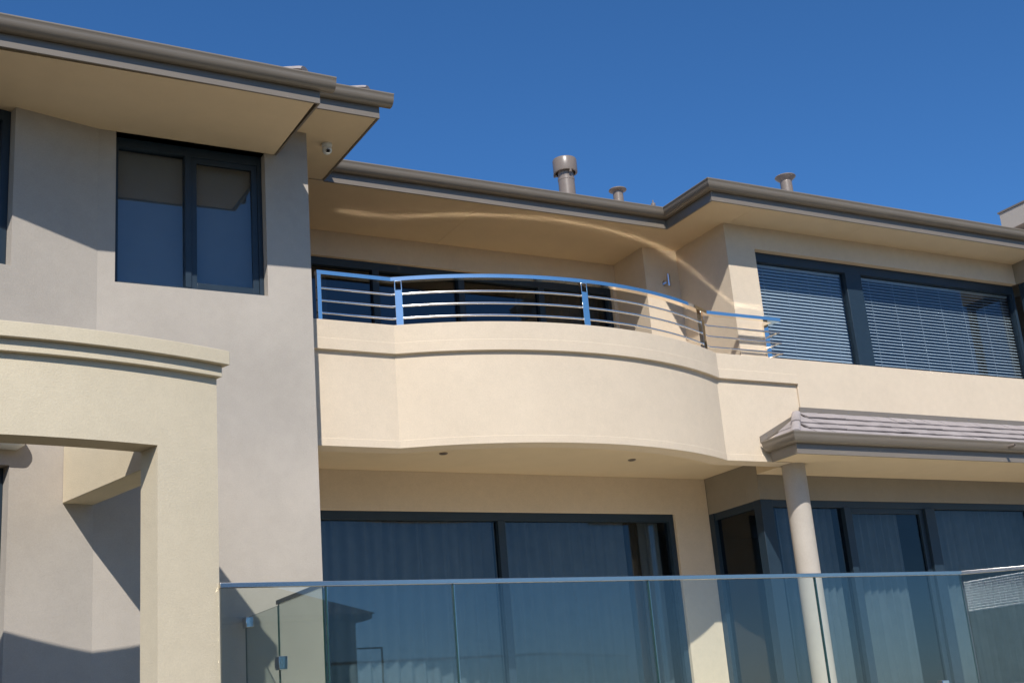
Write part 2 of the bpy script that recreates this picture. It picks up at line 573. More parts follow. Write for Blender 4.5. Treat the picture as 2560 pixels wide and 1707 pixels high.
roof_plane([(3.2, 11.16, 6.52), (5.07, 11.16, 6.52), (3.4, 12.8, 6.52 + 1.64 * PT), (3.2, 12.8, 6.52 + 1.64 * PT)])
roof_plane([(5.07, 11.16, 6.52), (5.07, 12.8, 6.52), (3.4, 12.8, 6.52 + 1.64 * PT)])

def ridge_tile(x, y, z, dx, dy, L=0.36, r=0.10):
    bm = bmesh.new()
    n = 8
    d = Vector((dx, dy, 0.30)).normalized()
    s = Vector((d.y, -d.x, 0)).normalized()
    up = s.cross(d)
    rings = []
    for t, rr in ((0, r), (0.04, r * 1.06), (L, r * 0.92)):
        rings.append([bm.verts.new(Vector((x, y, z)) + d * t + s * (rr * math.cos(math.pi * i / n)) + up * (rr * 0.55 * math.sin(math.pi * i / n))) for i in range(n + 1)])
    for a, b in zip(rings, rings[1:]):
        for i in range(n):
            bm.faces.new((a[i], a[i + 1], b[i + 1], b[i]))
    bm.faces.new(rings[0])
    bm.faces.new(rings[-1])
    return link_mesh("ridge_tile", bm, M['tile'], house)
for i in range(3):
    ridge_tile(4.06 - i * 0.24, 10.66 + i * 0.24, 6.36 + i * 0.085, -1, 1)
    ridge_tile(4.99 - i * 0.24, 11.28 + i * 0.24, 6.665 + i * 0.085, -1, 1, r=0.07)

# ---- porch roof: rows of concrete tiles, hip cap, flashings
porch_roof = part_root("porch_roof", house, (13.5, 11.8, 3.2))
E0, E1 = Vector((0, 11.565, 3.225)), Vector((0, 12.098, 3.640))      # eave and head of the front slope
sl = (E1 - E0)
sn = Vector((0, -sl.z, sl.y)).normalized()
bm = bmesh.new()
for tri in (((10.44, 11.575, 3.22), (17.5, 11.575, 3.22), (17.5, 12.098, 3.63), (11.0, 12.098, 3.63)),
            ((10.44, 12.135, 3.22), (10.44, 11.575, 3.22), (11.0, 12.135, 3.63))):
    bm.faces.new([bm.verts.new(p) for p in tri])
link_mesh("roof_underlay", bm, M['tile'], porch_roof, smooth=False)
ROWS = 4
for r in range(ROWS):
    t0, t1 = r / ROWS - 0.02, (r + 1) / ROWS + 0.05
    x = 10.48 + r * 0.13 + (0.15 if r % 2 else 0.0)
    first = True
    while x < 16.4:
        w = 0.305
        bm = bmesh.new()
        lift0 = 0.038 + random.uniform(-0.004, 0.005)
        lift1 = 0.010
        sk = random.uniform(-0.003, 0.004)
        th = 0.016
        for tt, lf in ((t0, lift0), (t1, lift1)):
            for xx, s in ((x + 0.002, -sk), (x + w * 0.5, 0.002), (x + w - 0.002, sk)):
                p = E0 + sl * tt + sn * (lf + s)
                xs = max(xx, 10.45 + (p.y - 11.575) + 0.03)
                bm.verts.new((xs, p.y, p.z))
                q = p - sn * th
                bm.verts.new((xs, q.y, q.z))
        v = list(bm.verts)
        bm.verts.ensure_lookup_table()
        for a in (0, 2):
            bm.faces.new((v[a], v[a + 2], v[a + 8], v[a + 6]))
            bm.faces.new((v[a + 1], v[a + 3], v[a + 9], v[a + 7]))
            bm.faces.new((v[a], v[a + 2], v[a + 3], v[a + 1]))
            bm.faces.new((v[a + 6], v[a + 8], v[a + 9], v[a + 7]))
        bm.faces.new((v[0], v[1], v[7], v[6]))
        bm.faces.new((v[4], v[5], v[11], v[10]))
        link_mesh("tile", bm, M['tile'], porch_roof, smooth=False)
        x += w
for i in range(2):
    bm = bmesh.new()
    a = Vector((10.47 + i * 0.25, 11.60 + i * 0.25, 3.255 + i * 0.195))
    d = Vector((0.245, 0.245, 0.19))
    s = Vector((1, -1, 0)).normalized()
    up = s.cross(d).normalized()
    up = up if up.z > 0 else -up
    rings = []
    for t, rr, lf in ((0, 0.062, 0.012), (1.1, 0.055, -0.004)):
        rings.append([bm.verts.new(a + d * t + up * lf + s * (rr * math.cos(math.pi * k / 8)) + up * (rr * 0.5 * math.sin(math.pi * k / 8))) for k in range(9)])
    for k in range(8):
        bm.faces.new((rings[0][k], rings[0][k + 1], rings[1][k + 1], rings[1][k]))
    bm.faces.new(rings[0])
    link_mesh("hip_tile", bm, M['tile'], porch_roof)
# left slope tiles
for r in range(2):
    bm = bmesh.new()
    x0, x1 = 10.43 + r * 0.2, 10.43 + r * 0.2 + 0.235
    def pz(xx, l):
        return 3.22 + (xx - 10.44) * 0.73 + l
    y0a, y0b = 11.60 + (x0 - 10.44), 11.60 + (x1 - 10.44)
    v = [bm.verts.new(p) for p in ((x0, y0a, pz(x0, 0.035)), (x1, y0b, pz(x1, 0.014)), (x1, 12.09, pz(x1, 0.014)), (x0, 12.09, pz(x0, 0.035)),
                                   (x0, y0a, pz(x0, 0.015)), (x1, y0b, pz(x1, 0.0)), (x1, 12.09, pz(x1, 0.0)), (x0, 12.09, pz(x0, 0.015)))]
    for q in ((0, 1, 2, 3), (4, 5, 6, 7), (0, 1, 5, 4), (1, 2, 6, 5), (2, 3, 7, 6), (3, 0, 4, 7)):
        bm.faces.new([v[i] for i in q])
    link_mesh("tile", bm, M['tile'], porch_roof, smooth=False)
# wall flashings and their screws
fl = box("flashing", 11.045, 17.5, 12.106, 12.119, 3.645, 3.730, M['metal'], porch_roof)
bm = bmesh.new()
p = [(10.362, 3.25), (10.362, 3.328), (11.043, 3.672), (11.043, 3.59)]
a = [bm.verts.new((x, 12.128, z)) for x, z in p]
b = [bm.verts.new((x, 12.138, z)) for x, z in p]
bm.faces.new(a)
bm.faces.new(b)
for i in range(4):
    bm.faces.new((a[i], a[(i + 1) % 4], b[(i + 1) % 4], b[i]))
fl2 = link_mesh("flashing", bm, M['metal'], porch_roof, smooth=False)
_scr = None
def screw(x, y, z, r=0.006):
    global _scr
    if _scr is None:
        bm = bmesh.new()
        bmesh.ops.create_uvsphere(bm, u_segments=8, v_segments=5, radius=r, matrix=Matrix.Translation((x, y, z)))
        _scr = link_mesh("screw", bm, M['chrome'], porch_roof)
        _scr["_p"] = (x, y, z)
    else:
        o = _scr.copy()
        COL.objects.link(o)
        o.location = Vector(_scr.location) + Vector((x, y, z)) - Vector(_scr["_p"])
xx = 11.12
while xx < 16.4:
    screw(xx, 12.105, 3.692)
    xx += random.uniform(0.32, 0.42)
for t in (0.15, 0.33, 0.93):
    screw(10.362 + 0.68 * t, 12.126, 3.292 + 0.343 * t)
lathe("overflow_pipe", [(0.016, 0), (0.022, 0), (0.022, 0.10), (0.016, 0.10), (0.016, 0.004)], (14.02, 11.50, 3.185), M['pipe'], house, n=16, axis=(0, -1, -0.05))

# ---- higher roof edge and grey return on the far right
box("roof_fascia", 16.0, 19.5, 11.2, 12.46, 6.845, 7.15, M['grey'], house, 0.004)
box("roof_capping", 15.985, 19.5, 11.18, 12.48, 7.152, 7.178, M['metal'], house)
wall("bulkhead", (16.0, 12.42), (0, -1), 0.0, 0.75, 5.985, ZU - 0.001, 0.25, [], M['grey_dark'], house, 0)

# ------------------------------------------------------------------ windows and doors (parts of the house)
def window(name, o, d, rects, panes, gmat, label=None, depth=0.0):
    w = oriented_boxes(name, o, d, rects, M['frame'], house, bevel=0.003)
    if label:
        w["label"] = label
    for (u0, u1, z0, z1, dp) in panes:
        bm = bmesh.new()
        add_box(bm, u0, u1, dp, dp + 0.006, z0, z1)
        xform(bm, o, d)
        # one reflecting sheet is enough for a pane: keep the outer face
        link_mesh("pane", bm, gmat, w, smooth=False)
    return w

# W2: sliding window in the grey wall
OW2 = (2.336, 11.76)
window("window", OW2, (1, 0),
       frame_rects(0.166, 1.662, 4.432, ZS - 0.002, 0.045, 0.11, 0.20, wt=0.10, wb=0.05) +
       [(0.865, 0.925, 0.105, 0.20, 4.482, 5.895)] +
       [(0.925, 0.985, 0.125, 0.165, 4.482, 5.895), (1.557, 1.617, 0.125, 0.165, 4.482, 5.895),
        (0.985, 1.557, 0.125, 0.165, 4.482, 4.545), (0.985, 1.557, 0.125, 0.165, 5.835, 5.895)],
       [(0.211, 0.865, 4.482, 5.895, 0.160), (0.985, 1.557, 4.545, 5.835, 0.142)], M['tint'])
# W1: window at the left edge, in the angled wall
window("window", OA, DA,
       frame_rects(0.752, UA - 0.817, 4.422, ZS - 0.002, 0.075, 0.11, 0.20, wt=0.10, mull=(1.5,)),
       [(0.82, 1.465, 4.49, 5.9, 0.15), (1.535, UA - 0.89, 4.49, 5.9, 0.15)], M['tint'])
# lower left door in the angled wall
window("window", OA, DA,
       frame_rects(0.602, UA - 0.767, DECK + 0.252, 2.598, 0.07, 0.12, 0.20, mull=(1.5,)),
       [(0.67, 1.465, DECK + 0.32, 2.53, 0.15), (1.535, UA - 0.84, DECK + 0.32, 2.53, 0.15)], M['tint_dark'])
# upper sliding door behind the balcony
OU = (4.264, 14.22)
window("sliding_door", OU, (1, 0),
       frame_rects(0.402, 5.598, FLOOR, 5.963, 0.06, 0.06, 0.16, mull=(2.02, 3.24, 4.46), mw=0.09, wt=0.10),
       [(0.46, 1.98, FLOOR + 0.05, 5.87, 0.11), (2.06, 3.20, FLOOR + 0.05, 5.87, 0.13), (3.28, 4.42, FLOOR + 0.05, 5.87, 0.11), (4.50, 5.54, FLOOR + 0.05, 5.87, 0.13)], M['tint_dark'],
       "dark framed sliding door behind the balcony railing")
# wide upper window on the right
OR = (10.487, 12.42)
window("window", OR, (1, 0),
       frame_rects(0.477, 5.548, 4.302, 5.983, 0.05, 0.10, 0.20, wt=0.13, wb=0.05) + [(2.13, 2.42, 0.095, 0.20, 4.35, 5.855)],
       [(0.525, 2.13, 4.35, 5.855, 0.150), (2.42, 5.50, 4.35, 5.855, 0.150)], M['tint'])
window("window", (16.05, 12.44), (0, -1),
       frame_rects(0.02, 0.75, 4.30, 5.985, 0.09, 0.0, 0.1),
       [(0.11, 0.66, 4.39, 5.89, 0.05)], M['tint'])
# big lower sliding door
OL = (4.50, 13.90)
window("sliding_door", OL, (1, 0),
       frame_rects(0.302, 5.743, DECK, 2.698, 0.075, 0.05, 0.16, mull=(3.145,), mw=0.10, wt=0.10),
       [(0.377, 3.10, DECK + 0.07, 2.60, 0.11), (3.19, 5.668, DECK + 0.07, 2.60, 0.11)], M['tint_low'],
       "wide dark framed sliding door with curtains under the balcony")
# lower right corner glazing
OR2 = (10.80, 12.81)
window("corner_window", OR2, (1, 0),
       [(0.0, 0.20, 0.0, 0.14, DECK, 2.688), (0.20, 6.6, 0.02, 0.14, 2.60, 2.688), (0.20, 6.6, 0.02, 0.14, DECK, DECK + 0.08),
        (1.40, 1.50, 0.0, 0.14, DECK + 0.08, 2.60), (2.87, 3.05, -0.01, 0.14, DECK + 0.08, 2.60), (5.0, 5.1, 0.0, 0.14, DECK + 0.08, 2.60)] +
       [(1.50, 1.56, 0.04, 0.10, DECK + 0.08, 2.60), (2.79, 2.868, 0.04, 0.10, DECK + 0.08, 2.60), (1.56, 2.79, 0.04, 0.10, 2.53, 2.60)],
       [(0.20, 1.40, DECK + 0.08, 2.60, 0.07), (1.56, 2.79, DECK + 0.08, 2.53, 0.07), (3.05, 5.0, DECK + 0.08, 2.60, 0.07), (5.1, 6.6, DECK + 0.08, 2.60, 0.07)], M['tint_low'])
window("corner_window", (10.80, 13.90), (0, -1),
       [(0.0, 0.10, 0.0, 0.12, DECK, 2.688), (0.10, 1.085, 0.02, 0.12, 2.60, 2.688), (0.10, 1.085, 0.02, 0.12, DECK, DECK + 0.08)],
       [(0.10, 1.085, DECK + 0.08, 2.60, 0.06)], M['tint_low'])

# ------------------------------------------------------------------ interiors (keep daylight out of the rooms)
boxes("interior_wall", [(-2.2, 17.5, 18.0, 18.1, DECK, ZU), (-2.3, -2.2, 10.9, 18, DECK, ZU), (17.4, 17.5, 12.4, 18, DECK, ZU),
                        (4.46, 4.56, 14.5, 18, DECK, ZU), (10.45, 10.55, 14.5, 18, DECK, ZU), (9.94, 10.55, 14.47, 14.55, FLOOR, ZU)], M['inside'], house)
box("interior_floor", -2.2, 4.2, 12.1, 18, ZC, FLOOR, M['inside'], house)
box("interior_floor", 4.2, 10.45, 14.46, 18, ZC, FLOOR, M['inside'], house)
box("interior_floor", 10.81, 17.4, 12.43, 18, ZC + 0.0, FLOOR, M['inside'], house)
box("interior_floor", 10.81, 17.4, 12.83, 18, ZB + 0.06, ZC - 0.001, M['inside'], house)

# ------------------------------------------------------------------ curtains and blinds
def pleats(x0, x1, pitch, amp, rnd=0.25):
    pts = []
    x = x0
    s = 1
    while x < x1:
        a = amp * (1 + random.uniform(-rnd, rnd))
        st = pitch * (1 + random.uniform(-rnd, rnd)) * 0.5
        for t in (0.0, 0.33, 0.66):
            pts.append((x + st * t, s * a * math.sin(math.pi * t)))
        x += st
        s = -s
    pts.append((x1, 0))
    return [p for p in pts if p[0] <= x1 + 1e-6]

def curtain(name, label, o, d, u0, u1, z0, z1, dep, pitch, amp, mat, group=None):
    bm = bmesh.new()
    P = pleats(u0, u1, pitch, amp)
    lo = [bm.verts.new((u, dep + a, z0)) for u, a in P]
    hi = [bm.verts.new((u, dep + a * 0.85, z1)) for u, a in P]
    for i in range(len(P) - 1):
        bm.faces.new((lo[i], lo[i + 1], hi[i + 1], hi[i]))
    xform(bm, o, d)
    ob = link_mesh(name, bm, mat, None, angle=50)
    sd = ob.modifiers.new("thickness", 'SOLIDIFY')
    sd.thickness = 0.002
    return tag(ob, label, "curtain", group)

curtain("curtain", "pale pleated curtain behind the left pane of the lower sliding door", OL, (1, 0), 0.4, 3.14, DECK + 0.02, 2.66, 0.32, 0.17, 0.040, M['curtain'], "pleated curtains downstairs")
curtain("curtain", "pale pleated curtain behind the right pane of the lower sliding door", OL, (1, 0), 3.17, 5.10, DECK + 0.02, 2.66, 0.32, 0.17, 0.040, M['curtain'], "pleated curtains downstairs")
curtain("curtain", "dark pleated strip standing in for the curtain gap at the right end of the lower sliding door", OL, (1, 0), 5.11, 5.32, DECK + 0.02, 2.66, 0.30, 0.08, 0.03, M['curtain_gap'])  # strip added to read as the dark gap between the pale curtains
curtain("curtain", "pale curtain strip between the dark gap strip and the lower door jamb", OL, (1, 0), 5.33, 5.66, DECK + 0.02, 2.66, 0.32, 0.12, 0.02, M['curtain'], "pleated curtains downstairs")
curtain("curtain", "pale pleated curtain behind the round column in the lower corner window", OR2, (1, 0), 0.45, 1.38, DECK + 0.02, 2.64, 0.26, 0.14, 0.036, M['curtain'], "pleated curtains downstairs")
curtain("curtain", "pale pleated curtain behind the sash right of the round column", OR2, (1, 0), 1.55, 2.62, DECK + 0.02, 2.64, 0.30, 0.14, 0.036, M['curtain'], "pleated curtains downstairs")
curtain("curtain", "pale pleated curtain behind the lower pane at the right edge", OR2, (1, 0), 3.10, 5.8, DECK + 0.02, 2.64, 0.26, 0.14, 0.036, M['curtain'], "pleated curtains downstairs")
curtain("curtain", "dark grey curtain behind the left leaf of the upper balcony door", OU, (1, 0), 0.5, 1.45, FLOOR + 0.02, 5.9, 0.34, 0.14, 0.022, M['roller'])
curtain("curtain", "dark grey curtain behind the right leaf of the upper balcony door", OU, (1, 0), 4.2, 5.55, FLOOR + 0.02, 5.9, 0.34, 0.14, 0.022, M['roller'])

def venetian(label, x0, x1, z0, z1, y, cords, tilt):
    b = thing("venetian_blind", label, "blind", ((x0 + x1) / 2, y, z0), "venetian blinds upstairs")
    box("head_rail", x0, x1, y - 0.02, y + 0.02, z1 - 0.035, z1, M['blind'], b)
    pitch = 0.0465
    first = None
    z = z1 - 0.07
    while z > z0 + 0.02:
        if first is None:
            bm = bmesh.new()
            prof = []
            ta = math.radians(tilt)
            for t in (-0.025, -0.009, 0.009, 0.025):
                crown = 0.003 * (1 - (t / 0.025) ** 2)
                prof.append((t * math.cos(ta) - crown * math.sin(ta), t * math.sin(ta) * 1.0 + crown))
            a = [bm.verts.new((x0 + 0.006, y + p, z + q)) for p, q in prof]
            c = [bm.verts.new((x1 - 0.006, y + p, z + q)) for p, q in prof]
            for i in range(3):
                bm.faces.new((a[i], a[i + 1], c[i + 1], c[i]))
            first = link_mesh("slat", bm, M['blind'], b, angle=60)
            zf = z
        else:
            s = first.copy()
            COL.objects.link(s)
            s.parent = b
            s.location = Vector(first.location) + Vector((random.uniform(-0.001, 0.001), 0, z - zf + random.uniform(-0.001, 0.001)))
            s.rotation_euler = (0, random.uniform(-0.0004, 0.0004), 0)
        z -= pitch
    for u in cords:
        xc = x0 + (x1 - x0) * u
        box("cord", xc - 0.002, xc + 0.002, y - 0.025, y - 0.023, z0 + 0.02, z1 - 0.03, M['blind'], b)
    box("bottom_rail", x0 + 0.004, x1 - 0.004, y - 0.022, y + 0.022, z0, z0 + 0.016, M['blind'], b)
    return b
venetian("white venetian blind in the narrower pane beside the end of the balcony railing", 11.02, 12.60, 4.36, 5.86, 12.635, (0.12, 0.37, 0.62, 0.87), 52)
venetian("white venetian blind in the wide pane at the far upper right", 12.92, 15.98, 4.36, 5.86, 12.635, (0.07, 0.22, 0.37, 0.52, 0.67, 0.82, 0.95), 38)

def roller(label, o, d, u0, u1, z0, z1, dep):
    b = thing("roller_blind", label, "blind", (o[0] + d[0] * (u0 + u1) / 2, o[1] + 0.25, z0), "roller blinds upstairs left")
    bm = bmesh.new()
    add_box(bm, u0, u1, dep, dep + 0.003, z0 + 0.02, z1)
    xform(bm, o, d)
    link_mesh("fabric", bm, M['roller'], b, smooth=False)
    bm = bmesh.new()
    add_box(bm, u0, u1, dep - 0.008, dep + 0.012, z0, z0 + 0.022)
    xform(bm, o, d)
    link_mesh("bottom_bar", bm, M['white'], b, smooth=False)
    return b
roller("pale grey roller blind behind the left pane of the grey wall window", OW2, (1, 0), 0.20, 0.89, 4.49, 5.92, 0.225)
roller("grey roller blind behind the right sash of the grey wall window", OW2, (1, 0), 0.90, 1.63, 4.49, 5.92, 0.25)
roller("roller blind in the window at the left edge", OA, DA, 0.80, UA - 0.86, 4.49, 5.92, 0.24)

# ------------------------------------------------------------------ cream portal on the left
portal = thing("entrance_portal", "cream rendered portal with bowed lintel, stepped cornice and square column", "portal", (2.7, 10.0, DECK))
K = 0.956
PCX, PCY, PR = 1.0 * K, 15.80 * K, 6.0 * K
PA = arc(PCX, PCY, PR, -1.6, 2.985 * K, 40)
TH = 0.27 * K
ZL0, ZL1, ZL2, ZL3 = 2.432 * K, 3.055 * K, 3.152 * K, 3.272 * K
sweep("lintel", PA, [(0, ZL0), (0, ZL1), (-TH, ZL1), (-TH, ZL0)], M['cream_portal'], portal, angle=14)
PC = arc(PCX, PCY, PR, 2.462 * K, 2.985 * K, 6)
sweep("column", PC, [(0, DECK), (0, ZL0), (-TH, ZL0), (-TH, DECK)], M['cream_portal'], portal, angle=14)
PA1 = arc(PCX, PCY, PR, -1.6, 3.005 * K, 40)
PA2 = arc(PCX, PCY, PR, -1.6, 3.043 * K, 40)
sweep("cornice", PA1, [(0.048, ZL1), (0.048, ZL2), (-TH, ZL2), (-TH, ZL1)], M['cream_portal'], portal, bevel=0.004, angle=14)
sweep("cornice", PA2, [(0.098, ZL2), (0.098, ZL3), (-TH, ZL3), (-TH, ZL2)], M['cream_portal'], portal, bevel=0.004, angle=14)
# side beam tying the portal back to the wall, square to the angled wall
bm = bmesh.new()
add_box(bm, 0.0, 0.285, -1.98, -0.004, 2.298, ZL1 - 0.002)
xform(bm, (2.336 - 0.289 * DA[0], 11.76 - 0.289 * DA[1]), DA)
link_mesh("beam", bm, M['cream_portal'], portal, 0.005)
for u_, za, zb in ((0.335, ZL1, ZL2), (0.383, ZL2, ZL3)):
    bm = bmesh.new()
    add_box(bm, 0.0, u_, -1.99, -0.004, za, zb - 0.001)
    xform(bm, (2.336 - 0.289 * DA[0], 11.76 - 0.289 * DA[1]), DA)
    link_mesh("cornice", bm, M['cream_portal'], portal, 0.004)

# ------------------------------------------------------------------ balcony railing
rail = thing("balcony_railing", "polished steel balcony railing with curved top rail and three thin bars", "railing", (7.7, 12.2, 4.358))
OFF = -0.085
RP = [(p[0] + m.x * OFF, p[1] + m.y * OFF) for p, m in zip(BAL, mitres(BAL))]
ry = RP[0][1]
RP[0] = (4.675, ry)
RP[-1] = (10.965, ry)
RPATH = RP + [(10.94, 12.405)]
ZR1, ZR0 = 4.930, 4.884
sweep("top_rail", RPATH, [(0.026, ZR0), (0.026, ZR1 - 0.003), (0.023, ZR1), (-0.047, ZR1), (-0.050, ZR1 - 0.003), (-0.050, ZR0)], M['steel'], rail, angle=20)
for zb in (4.735, 4.596, 4.457):
    sweep("bar", RPATH, circle_prof(0.0130, 10, 0.0, zb), M['steel_bar'], rail, angle=60)
def post(px, py, tx, ty, wide=0.078, deep=0.05):
    t = Vector((tx, ty)).normalized()
    bm = bmesh.new()
    w, dd = wide / 2, deep / 2
    zt = 4.775
    add_box(bm, -w, w, -dd, dd, 4.358, zt)
    add_box(bm, -w, -w + 0.008, -dd, dd, zt, ZR0)
    add_box(bm, w - 0.008, w, -dd, dd, zt, ZR0)
    add_box(bm, -w + 0.008, w - 0.008, -dd, dd, ZR0 - 0.008, ZR0)
    xform(bm, (px, py), (t.x, t.y))
    o = link_mesh("post", bm, M['steel'], rail, 0.002)
    # bar collars
    return o
box("post", 4.675, 4.72, ry - 0.026, ry + 0.026, 4.358, ZR0, M['steel'], rail, 0.002)
def arc_at(x):
    rr = BR + OFF
    return x, BCY - math.sqrt(rr * rr - (x - BCX) ** 2), math.asin((x - BCX) / rr)
for x in (5.605, 7.665, 9.665):
    px, py, an = arc_at(x)
    post(px, py, math.cos(an), math.sin(an))
box("post", 10.90, 10.975, 12.385, 12.418, 4.388, ZR0, M['steel'], rail, 0.002)

# ------------------------------------------------------------------ glass balustrade of the terrace
YG = 9.66
gb = thing("glass_balustrade", "frameless glass balustrade with a slim steel rail along the terrace edge", "balustrade", (6.8, YG, DECK))
AX, AY = 10.66, YG
AD = (0.863, -0.505)
far = (AX + AD[0] * 3.0, AY + AD[1] * 3.0)
sweep("top_rail", [(2.845, YG), (AX, AY)], [(0.022, 1.272), (0.022, 1.310), (-0.022, 1.310), (-0.022, 1.272)], M['rail_dark'], gb, bevel=0.003)
sweep("top_rail", [(AX + 0.01, AY - 0.004), far], [(0.022, 1.272), (0.022, 1.310), (-0.022, 1.310), (-0.022, 1.272)], M['rail_dark'], gb, bevel=0.003)
def glass_panel(o, d, u0, u1, z0, z1, parent, th=0.012, name="glass_panel"):
    bm = bmesh.new()
    v = [bm.verts.new(p) for p in ((u0, 0, z0), (u1, 0, z0), (u1, 0, z1), (u0, 0, z1))]
    w = [bm.verts.new((p.co.x, th, p.co.z)) for p in v]
    fs = [bm.faces.new(v), bm.faces.new(w)]
    for i in range(4):
        f_ = bm.faces.new((v[i], v[(i + 1) % 4], w[(i + 1) % 4], w[i]))
        f_.material_index = 1
    xform(bm, o, d)
    return link_mesh(name, bm, [M['clear'], M['edge']], parent, smooth=False)
JO = [2.845, 3.690, 4.795, 6.735, 8.680, AX - 0.006]
for a, b in zip(JO, JO[1:]):
    glass_panel((0, YG - 0.006), (1, 0), a + 0.008, b - 0.008, 0.16, 1.2715, gb)
glass_panel((AX, AY - 0.006), AD, 0.012, 1.45, 0.16, 1.2715, gb)
glass_panel((AX, AY - 0.006), AD, 1.47, 2.9, 0.16, 1.2715, gb)
for j in JO[1:-1]:
    box("joint_profile", j - 0.0075, j + 0.0045, YG - 0.012, YG + 0.012, 0.16, 1.2712, M['edge'], gb)
    box("joint_seal", j + 0.0050, j + 0.0078, YG - 0.010, YG + 0.008, 0.16, 1.2712, M['chrome'], gb)
def spigot(o, d, u):
    bm = bmesh.new()
    add_box(bm, u - 0.045, u + 0.045, -0.03, 0.042, DECK, 0.235)
    xform(bm, o, d)
    link_mesh("spigot", bm, M['chrome'], gb, 0.004)
for a, b in zip(JO, JO[1:]):
    for u in (a + 0.25, b - 0.5):
        if b - a > 1.0:
            spigot((0, YG - 0.006), (1, 0), u)
spigot((AX, AY - 0.006), AD, 0.70)
# return partition with the gate, running back to the grey wall
XG = 3.69
sweep("top_rail", [(XG, YG + 0.024), (XG, 10.80)], [(0.022, 1.272), (0.022, 1.310), (-0.022, 1.310), (-0.022, 1.272)], M['rail_dark'], gb, bevel=0.003)
glass_panel((XG - 0.006, 9.70), (0, 1), 0.0, 1.06, 0.16, 1.2715, gb)
gate = thing("glass_gate", "frameless glass gate with steel hinge and latch beside the cream portal", "gate", (XG, 11.2, DECK))
glass_panel((XG - 0.006, 10.775), (0, 1), 0.0, 0.90, 0.16, 1.262, gate, name="glass_leaf")
lathe("hinge", [(0, -0.03), (0.055, -0.03), (0.055, 0.03), (0, 0.03)], (XG - 0.01, 10.765, 0.78), M['chrome'], gate, n=24, axis=(1, 0, 0))
box("hinge_plate", XG - 0.045, XG + 0.03, 10.69, 10.768, 0.725, 0.835, M['chrome'], gate, 0.004)
box("latch", XG - 0.04, XG + 0.03, 11.58, 11.69, 1.17, 1.265, M['chrome'], gate, 0.006)
box("latch_bolt", XG - 0.02, XG + 0.01, 11.69, 11.765, 1.235, 1.27, M['chrome'], gate, 0.004)

# ------------------------------------------------------------------ fittings
# shallow bowl wall light above the lower left window
wlz = 2.735
lamp = thing("wall_light", "white bowl wall light under the portal lintel beside the lower left window", "light", (1.53, 11.45, wlz))
bm = bmesh.new()
rings = []
for sc_, z in ((0.72, 0.0), (0.92, 0.03), (1.0, 0.08), (1.0, 0.10)):
    ring = []
    for i in range(17):
        a = math.pi * i / 16
        ca, sa = math.cos(a), math.sin(a)
        ring.append(bm.verts.new((0.21 * sc_ * math.copysign(abs(ca) ** 0.55, ca), -0.17 * sc_ * abs(sa) ** 0.55, z)))
    rings.append(ring)
for a, b in zip(rings, rings[1:]):
    for i in range(16):
        bm.faces.new((a[i], a[i + 1], b[i + 1], b[i]))
bm.faces.new(rings[0])
bm.faces.new(rings[-1])
for r_a, r_b in zip(rings, rings[1:]):
    bm.faces.new((r_a[0], r_a[-1], r_b[-1], r_b[0]))
for v in bm.verts:
    v.co.z += wlz
xform(bm, (1.50, 11.551), DA)
link_mesh("shade", bm, M['white'], lamp, angle=50)
bm = bmesh.new()
add_box(bm, -0.06, 0.06, -0.012, 0.003, wlz + 0.02, wlz + 0.14)
xform(bm, (1.50, 11.551), DA)
link_mesh("backplate", bm, M['white'], lamp)

sl_ = thing("wall_light", "small steel cylinder wall light on the cream pier behind the balcony", "light", (10.29, 13.42, 5.75))
lathe("cylinder", [(0.0, 0.0), (0.026, 0.0), (0.028, 0.003), (0.028, 0.175), (0.0, 0.175)], (10.235, 13.405, 5.73), M['chrome'], sl_, n=20)
lathe("backplate", [(0.0, 0), (0.04, 0), (0.04, 0.012), (0, 0.012)], (10.225, 13.499, 5.80), M['chrome'], sl_, n=20, axis=(0, -1, 0))
box("arm", 10.222, 10.244, 13.42, 13.49, 5.79, 5.81, M['chrome'], sl_)

sc = thing("security_camera", "small white dome security camera under the left eave", "camera", (4.76, 11.93, ZU - 0.12))
lathe("base", [(0.0, 0.0), (0.055, 0.0), (0.058, -0.012), (0.052, -0.035), (0.045, -0.045), (0.0, -0.045)], (4.76, 11.93, ZU), M['white'], sc, n=24)
bm = bmesh.new()
bmesh.ops.create_uvsphere(bm, u_segments=24, v_segments=14, radius=0.052, matrix=Matrix.Translation((4.76, 11.93, ZU - 0.072)))
link_mesh("ball", bm, M['white'], sc)
ax = Vector((-0.15, -0.8, -0.55)).normalized()
c0 = Vector((4.76, 11.93, ZU - 0.072))
lathe("lens_ring", [(0.0, 0.0), (0.026, 0.0), (0.026, 0.010), (0.019, 0.012), (0.017, 0.006)], c0 + ax * 0.046, M['chrome'], sc, n=20, axis=ax)
lathe("lens", [(0.0, 0.0), (0.016, 0.0), (0.012, 0.006), (0.0, 0.008)], c0 + ax * 0.050, M['black'], sc, n=16, axis=ax)

for (x, y, lab) in ((6.41, 12.93, "recessed steel downlight in the left half of the lower balcony ceiling"),
                    (8.97, 12.92, "recessed steel downlight in the right half of the lower balcony ceiling")):
    dl = thing("downlight", lab, "light", (x, y, ZC - 0.02), "downlights under the balcony")
    lathe("trim_ring", [(0.032, 0.0), (0.050, 0.0), (0.050, -0.008), (0.044, -0.012), (0.034, -0.010), (0.032, 0.0)], (x, y, ZC - 0.001), M['pipe'], dl, n=24)
    lathe("lamp", [(0.0, -0.003), (0.032, -0.003), (0.030, -0.006), (0.0, -0.006)], (x, y, ZC - 0.001), M['black'], dl, n=20)

